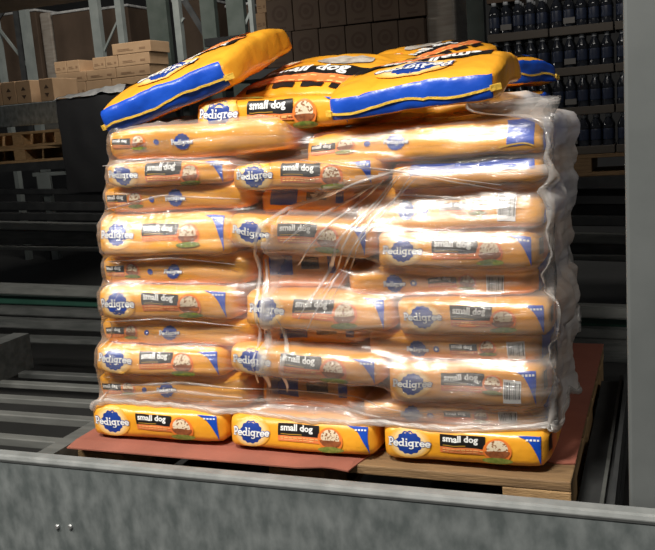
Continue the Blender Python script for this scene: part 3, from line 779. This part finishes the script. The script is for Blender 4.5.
# ------------------------------------------------------------------ far background
def dims(u0, v0, u1, v1, y):
    a, c = at(u0, v1, y), at(u1, v0, y); return a, c
def block(u0, v0, u1, v1, y, dep, mn, name, label, cat, group=None, bev=.004):
    a = at((u0+u1)/2, (v0+v1)/2, y); s = (y-CAM.y)/fw.y/F_PX*1.0
    p0, p1 = at(u0, (v0+v1)/2, y), at(u1, (v0+v1)/2, y); w = abs(p1.x-p0.x)
    q0, q1 = at((u0+u1)/2, v1, y), at((u0+u1)/2, v0, y)
    o = empty(name, ((p0.x+p1.x)/2, y, q0.z), label, cat, group)
    return o, w, q1.z-q0.z
def carton(u0, v0, u1, v1, y, label, group, mn='carton', dep=.35, marks='text'):
    o, w, h = block(u0, v0, u1, v1, y, dep, mn, 'carton', label, 'box', group)
    MB().box((-w/2+.001, 0, .001), (w/2-.001, dep, h-.001), mn, .004).build('carton_body', o)
    mb = MB(); f = -.0015
    def mk(x0, z0, x1, z1, m='mark_faint'): mb.add([(x0, f, z0), (x1, f, z0), (x1, f, z1), (x0, f, z1)], [(0, 1, 2, 3)], m)
    if marks == 'arrows':
        for sg in (1, -1):
            mb = MB()
            c = h*(.56 if sg > 0 else .36); r = h*.135
            mb.add([(-r, f, c), (r, f, c), (0, f, c+sg*r*1.3)], [(0, 1, 2)], 'carton_mark')
            mb.build('printed_arrow', o)
    elif marks == 'text':
        mk(-w*.36, h*.40, -w*.05, h*.47); mk(-w*.36, h*.28, w*.05, h*.34); mk(w*.2, h*.3, w*.36, h*.48); mb.build('printed_marks', o)
    elif marks == 'ring':
        R = min(w, h)*.30
        ring = [(R*math.cos(a*PI/12), f, h*.55+R*math.sin(a*PI/12)) for a in range(24)]+[(R*.72*math.cos(a*PI/12), f, h*.55+R*.72*math.sin(a*PI/12)) for a in range(24)]
        mb.add(ring, [(a, (a+1) % 24, 24+(a+1) % 24, 24+a) for a in range(24)], 'carton_mark')
        mb.add([(R*.4*math.cos(a*PI/6), f, h*.55+R*.4*math.sin(a*PI/6)) for a in range(12)], [tuple(range(12))], 'carton_mark')
        mk(-R*.7, h*.10, R*.7, h*.16, 'carton_mark'); mb.build('printed_ring', o)
    if marks != 'ring':
        MB().box((-.02, .02, h-.0008), (.02, dep-.02, h+.0006), 'tape').build('tape', o)
    return o
gC = 'small cartons stacked at upper left'
rows = [('topmost single', [(112,151)], 45, 56.5), ('second', [(54,66),(66.3,79),(92.5,105),(105.3,118),(118.3,150)], 57, 69),
        ('third', [(56,86),(86.4,116),(116.4,150)], 69.3, 80), ('fourth', [(57,72),(72.4,86),(86.4,112),(112.4,150)], 80.3, 96)]
P4 = ['leftmost', 'second from left', 'third from left', 'fourth from left', 'fifth from left']
for rn, xs_, v0, v1 in rows:
    for k, (u0, u1) in enumerate(xs_):
        lb = f'small brown carton at upper left, {rn} row of stack, {P4[k]}' if len(xs_) > 1 else 'small brown carton alone on top of the upper left stack'
        tl = .0735*(u0+u1)/2; carton(u0, v0+3-.03*(u0+u1)/2, u1, v1+3-.03*(u0+u1)/2, 5.2, lb, gC)
for k, (u0, u1, mk) in enumerate(((-14, 1, 'arrows'), (1.5, 16, 'arrows'), (16.4, 31, 'arrows'), (40, 54, 'arrows'))):
    carton(u0, 81, u1, 104, 4.3, f'brown carton with black arrow prints at left edge, {("cut off by the frame", "leftmost whole one", "middle of three", "right of the gap")[k]}', 'arrow-print cartons at left', marks=mk)
gR = 'dark ring-print cartons behind the stack'
for j, (v0, v1) in enumerate(((-8, 26), (27, 62))):
    for k in range(6):
        u0 = 266+k*26.6
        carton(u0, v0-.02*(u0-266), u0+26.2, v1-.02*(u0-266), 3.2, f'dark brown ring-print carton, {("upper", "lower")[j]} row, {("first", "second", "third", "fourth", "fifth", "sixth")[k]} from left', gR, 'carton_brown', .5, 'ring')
o, w, h = block(426, -10, 456, 60, 3.25, .5, '', 'wrapped_stack', 'pale film-wrapped stack right of the dark ring-print cartons', 'wrapped goods')
MB().box((-w/2, 0, 0), (w/2, .5, h), 'haze_wrap', .02).build('film_cover', o)
for k, (v0, v1) in enumerate(((-4, 9), (10, 26), (27, 43))):
    carton(457, v0, 468, v1, 3.6, f'tan carton beside the dark upright, {("top", "middle", "bottom")[k]} of three', 'tan cartons beside the dark upright', dep=.3)
for k, (u0, u1) in enumerate(((497, 533), (534, 561), (572, 600))):
    carton(u0, -22, u1, 10, 3.45, f'brown carton on top of the bottled water, {("left", "middle", "right")[k]} of three', 'cartons above the bottled water', 'carton_brown' if k != 1 else 'carton', .4)
# dark tall board stacks at upper left
for (u0, v0, u1, v1, y, lb) in ((3, 13, 41, 100, 7.0, 'tall dark brown boxed load at upper left corner'), (55, 12, 93, 75, 7.0, 'tall dark brown boxed load behind the small cartons'),
                                (101, 8, 131, 70, 7.0, 'tall dark brown boxed load right of the wide grey upright'), (176, 0, 203, 80, 7.6, 'dark brown load behind the black brace'),
                                (228, 6, 250, 60, 7.6, 'dark load beside the cartons left of ring-print cartons')):
    o, w, h = block(u0, v0, u1, v1, y, .8, '', 'boxed_load', lb, 'boxed load', 'tall dark loads in the far rack')
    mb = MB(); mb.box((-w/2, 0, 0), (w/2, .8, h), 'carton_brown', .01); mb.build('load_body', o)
    MB().box((-w/2-.01, -.01, h), (w/2+.01, .8, h+.03), 'white_film', .008).build('film_top', o)
o, w, h = block(42.5, 12, 53, 73, 7.02, .3, '', 'wrapped_goods', 'narrow column of film-wrapped goods between dark loads', 'wrapped goods')
MB().box((-w/2, 0, 0), (w/2, .5, h), 'haze_wrap', .02).build('film_cover', o)
for k, (v0, v1) in enumerate(((-4, 12), (13, 32))):
    carton(256, v0, 266, v1, 3.9, f'tan carton left of the dark ring-print cartons, {("upper", "lower")[k]} one', 'tan cartons left of the ring-print cartons', dep=.3)
# rack frames
def frame(label, posts, braces, y, mn='upright_grey'):
    p0 = at(posts[0][0], posts[0][1], y)
    o = empty('pallet_rack', (p0.x, y, 0), label, 'rack', 'uprights of the far racking')
    L = o.location
    for (u, vb, wpx, m2) in posts:
        q = at(u, vb, y); w = wpx*(q-CAM).dot(fw)/F_PX
        mb = MB(); d = .07
        mb.box((q.x-L.x-w/2, 0, 0), (q.x-L.x+w/2, .006, 4.6), m2); mb.box((q.x-L.x-w/2, .006, 0), (q.x-L.x-w/2+.008, d, 4.6), m2); mb.box((q.x-L.x+w/2-.008, .006, 0), (q.x-L.x+w/2, d, 4.6), m2)
        mb.build('post', o)
    for (u0, v0, u1, v1, wpx, m2) in braces:
        a, c = at(u0, v0, y+.035), at(u1, v1, y+.035); w = wpx*(a-CAM).dot(fw)/F_PX
        MB().bar(a-L, c-L, w, .02, m2, up=(0, 1, 0)).build('brace', o)
    return o
frame('grey rack frame with two diagonal braces, upper left corner', [(2, 78, 5, 'upright_grey'), (31, 78, 8, 'upright_grey'), (23.5, 78, 5, 'steel_black')],
      [(0, 30, 28, 66, 2.5, 'upright_grey'), (-2, 20, 14, -4, 3, 'steel_black')], 6.0)
frame('wide grey rack frame with thin brace behind the small cartons', [(99, 55, 10, 'upright_grey'), (122, 45, 7, 'upright_grey')], [(119, 18, 102, 56, 2, 'upright_grey')], 6.2)
frame('dark green-grey rack frame with black brace, left of centre', [(163, 70, 22, 'upright_dark'), (181, 60, 7, 'upright_grey')], [(184, 0, 205, 34, 6, 'steel_black'), (176, 30, 184, 18, 2, 'upright_grey')], 6.0)
frame('dark rack frame right of the black brace', [(212, 60, 16, 'upright_dark'), (238, 45, 19, 'upright_dark'), (253, 40, 4, 'upright_grey')], [(243, 30, 252, 8, 2.5, 'upright_grey')], 5.8)
frame('dark green upright left of the bottled water', [(477, 60, 17, 'upright_dark')], [], 3.0)
# bottled water
def water_pack():
    root = empty('water_bottle_pack', (0, 0, 0), 'x', 'bottle pack', 'packs of bottled water')
    MB().box((-.165, -.115, 0), (.165, .115, .045), 'pack_tray', .004).build('tray', root)
    prof = [(.001, 0), (.027, 0), (.031, .006), (.031, .06), (.028, .07), (.028, .13), (.031, .14), (.029, .155), (.013, .188), (.012, .195)]
    me = None
    for j in range(3):
        for i in range(5):
            x, y = -.130+.065*i, -.078+.078*j
            if me is None:
                bo = MB().lathe(prof, 'bottle', 14).build('bottle', root, True); lb = MB().lathe([(.029, .072), (.0295, .075), (.0295, .126), (.029, .13)], 'bottle_label', 14).build('label_band', bo, True)
                cp = MB().lathe([(.001, .192), (.014, .192), (.014, .208), (.012, .211), (.001, .211)], 'bottle_cap', 12).build('cap', bo, True); me = bo
                bo.location = (x, y, .004)
            else:
                c = copy_tree(me, root); c.location = (x, y, .004)
    MB().box((-.09, -.1175, .06), (-.03, -.1160, .09), 'sticker').build('sticker', root)
    return root
pk = None
px_ = at(486, 30, 2.75).x; base = at(520, 158, 2.75).z
for j in range(4):
    for k in range(3):
        o = pk = water_pack() if pk is None else copy_tree(pk)
        o.location = (px_+.17+k*.338, 2.87, base+j*.216)
        o['label'] = f'pack of bottled water, {("lowest", "second lowest", "third lowest", "topmost")[j]} layer, {("left, beside the dark upright", "middle", "right, beside the galvanised post")[k]}'
def simple_pallet(loc, w, d, label, group=None, mn='wood', rot=0):
    o = empty('wooden_pallet', loc, label, 'pallet', group, (0, 0, rot))
    n = 6
    for k in range(n): MB().box((-w/2, k*d/n+.01, .10), (w/2, (k+1)*d/n-.02, .12), mn, .002).build('deck_board', o)
    for x in (-w/2, -.05, w/2-.1): MB().box((x, .01, .02), (x+.1, d-.02, .0995), mn, .002).build('stringer', o)
    for k in (0, 2, 4): MB().box((-w/2, k*d/n+.01, 0), (w/2, (k+1)*d/n, .0195), mn, .002).build('bottom_board', o)
    return o
for o in [o for o in COL.objects if o.get('group') == 'cartons above the bottled water']:
    o.location.y = 2.79; o.location.z = base+3*.216+.2125
    o.scale = (.80, .7, .80)
    o.location.x = px_+(.09, .42, .72)[['left', 'middle', 'right'].index(o['label'].split(', ')[1].split()[0])]
simple_pallet((px_+.5, 2.74, base-.121), 1.05, .5, 'wooden pallet edge under the bottled water')
# left: beam, pallets, shrouded stack
a, c = at(-40, 104, 3.9), at(68, 126, 3.9)
zt_, zb_ = at(20, 104, 3.9).z, at(20, 126, 3.9).z; mb = MB(); mb.box((a.x, 3.9, zb_), (c.x, 4.0, zt_), 'galv', .006)
tag(mb.build('rack_beam'), 'galvanised beam under the arrow-print cartons at left', 'beam')
q = at(20, 163, 3.3); simple_pallet((q.x, 3.3, q.z), 1.0, .8, 'empty wooden pallet at left, lower of the pair', 'empty pallets at left', 'wood_pale', .12)
simple_pallet((q.x-.05, 3.35, q.z+.121), 1.0, .8, 'empty wooden pallet at left, upper of the pair', 'empty pallets at left', 'wood_pale', -.08)
a, c = at(46, 127, 3.4), at(62, 117, 3.4)
o = empty('metal_tray', ((a.x+c.x)/2, 3.4, q.z+.242), 'small grey metal tray lying on the upper empty pallet', 'tray')
MB().box((-.09, 0, 0), (.09, .2, .012), 'steel_mid', .002).build('tray_base', o); MB().box((-.09, 0, .012), (.09, .006, .05), 'steel_mid', .001).build('tray_rim', o)
a, c = at(37, 197, 3.25), at(51, 172, 3.25)
o = empty('steel_bracket', ((a.x+c.x)/2, 3.25, a.z), 'grey steel bracket hanging below the empty pallets at left', 'bracket')
w, h = c.x-a.x, c.z-a.z
MB().box((-w*.38, 0, 0), (w*.38, .01, h*.85), 'upright_grey', .002).build('bracket_leg', o); MB().box((-w*.6, 0, h*.85), (w*1.3, .06, h), 'upright_grey', .002).build('bracket_arm', o)
p0, p1 = at(61, 140, 3.0), at(128, 140, 3.0); zt, zb = at(90, 96, 3.0).z, at(90, 192, 3.0).z
o = empty('shrouded_stack', ((p0.x+p1.x)/2, 3.0, zb), 'black shrouded stack with crumpled white film on top, left of the bags', 'wrapped goods')
w = p1.x-p0.x; mb = MB()
n = 16; v = []
for k in range(n+1):
    for j in range(n+1):
        x = -w/2+w*j/n; z = (zt-zb)*k/n
        v.append((x+.012*noise.noise(Vector((0, z*9, 2))), .012*noise.noise(Vector((x*8, z*6, 1))), z))
f = [(k*(n+1)+j, k*(n+1)+j+1, (k+1)*(n+1)+j+1, (k+1)*(n+1)+j) for k in range(n) for j in range(n)]
mb.add(v, f, 'shroud'); mb.box((-w/2+.01, .014, 0), (w/2-.01, .7, zt-zb), 'shroud', .01); mb.build('shroud_cover', o, True)
v = []
for k in range(13):
    for j in range(25):
        x = -w/2-.01+(w+.03)*j/24; y = -.02+.6*k/12
        v.append((x, y, zt-zb+.015+.05*j/24*(1 if k else .4)+.02*noise.noise(Vector((x*12, y*9, 4)))-(.02 if k == 0 else 0)))
f = [(k*25+j, k*25+j+1, (k+1)*25+j+1, (k+1)*25+j) for k in range(12) for j in range(24)]
MB().add(v, f, 'white_film').build('film_top', o, True)

# ------------------------------------------------------------------ decks that carry the far loads, rails under the bag pallet
def deck(x0, x1, y0, y1, z): struct(MB().box((x0, y0, z-.06), (x1, y1, z), 'steel_black').build('rack_deck_or_rail'))
bpy.context.view_layer.update()
def snap(rows):                                              # cartons of a row share one level, each row on the row below
    z = None
    for g in rows:
        if z is None: z = sum(o.location.z for o in g)/len(g)
        for o in g: o.location.z = z
        z += max(max(c.dimensions.z for c in o.children) for o in g)
LBL = lambda gn, key: [o for o in COL.objects if o.get('group') == gn and key in o['label']]
snap([LBL('small cartons stacked at upper left', k) for k in ('fourth row', 'third row', 'second row', 'alone on top')])
snap([LBL('dark ring-print cartons behind the stack', k) for k in ('lower row', 'upper row')])
snap([LBL('tan cartons beside the dark upright', k) for k in ('bottom of', 'middle of', 'top of')])
snap([LBL('tan cartons left of the ring-print cartons', k) for k in ('lower one', 'upper one')])
snap([LBL('arrow-print cartons at left', 'arrow')])
deck(-.45, -.25, -.5, .5, .505); deck(.25, .45, -.5, .5, .505)  # unseen slabs added as cart rails to carry the bag pallet
q = at(20, 163, 3.3); deck(q.x-.6, q.x+.6, 3.25, 4.2, q.z-.001)
deck(px_-.05, px_+1.1, 2.7, 3.3, base-.122)
def under(pred):
    return [o for o in COL.objects if o.parent is None and pred(o)]
for nm, y in (('small cartons stacked at upper left', 5.2), ('arrow-print cartons at left', 4.3), ('dark ring-print cartons behind the stack', 3.2),
              ('tan cartons beside the dark upright', 3.6), ('tan cartons left of the ring-print cartons', 3.9)):
    g = under(lambda o: o.get('group') == nm); zmin = min(o.location.z for o in g); xs_ = [o.location.x for o in g]
    deck(min(xs_)-.5, max(xs_)+.5, y, y+.9, zmin-.001)
g = under(lambda o: o.get('group') == 'tall dark loads in the far rack' or 'narrow column' in o.get('label', '')); zmin = min(o.location.z for o in g)
for o in g:                                                     # the loads stand on one level
    for c in o.children:
        if c.name.startswith(('load_body', 'film_cover')): c.scale.z = (c.dimensions.z+o.location.z-zmin)/c.dimensions.z; c.location.z = zmin-o.location.z
deck(-9, -1.0, 6.9, 8.6, zmin-.001)

# ------------------------------------------------------------------ room
struct(MB().box((-14, -4.2, -.05), (8, 14, 0), 'floor_concrete').build('floor'))
struct(MB().box((-14, 13, 0), (8, 13.1, 6), 'wall_dark').build('wall_back'))
struct(MB().box((-14, -.62, 2.45), (8, 3.6, 2.55), 'steel_black').build('ceiling'))     # deck of the rack level above

# ------------------------------------------------------------------ light
def area(name, loc, size, sy, power, col, rot):
    l = bpy.data.lights.new(name, 'AREA'); l.shape = 'RECTANGLE'; l.size = size; l.size_y = sy; l.energy = power; l.color = col
    o = bpy.data.objects.new(name, l); COL.objects.link(o); o.location = loc; o.rotation_euler = rot; return o
area('aisle_and_fill_lamp', (-.3, -3.0, 4.6), 1.0, .5, 262, (1, .95, .87), (math.radians(24), 0, 0))
area('aisle_and_fill_lamp', (-3.2, -3.0, 4.6), 1.0, .5, 172, (1, .95, .87), (math.radians(24), math.radians(-25), 0))
area('aisle_and_fill_lamp', (3.6, -2.6, 4.6), 1.0, .5, 45, (1, .95, .87), (math.radians(20), math.radians(30), 0))  # weak fill added to lighten the right side of the stack
area('far_aisle_lamp', (-3.0, 4.2, 5.2), 3.0, .6, 170, (1, .95, .88), (math.radians(18), 0, 0))
area('rack_fill_light', (.4, 1.7, 2.40), .9, .1, 4.2, (1, .95, .88), (math.radians(55), 0, 0))  # added fill, no real fixture: lifts ring cartons and bottled water
area('rack_fill_light', (-2.6, 1.9, 2.40), .9, .1, 13, (1, .95, .88), (math.radians(50), 0, 0))  # added fill, no real fixture: lifts the empty pallets at left
w = bpy.data.worlds.new('World'); SC.world = w; w.use_nodes = True
w.node_tree.nodes['Background'].inputs[0].default_value = (.9, .95, 1, 1)
w.node_tree.nodes['Background'].inputs[1].default_value = .06
SC.view_settings.view_transform = 'Standard'; SC.view_settings.look = 'None'
SC.view_settings.exposure = 0; SC.view_settings.gamma = 1; SC.view_settings.use_curve_mapping = False
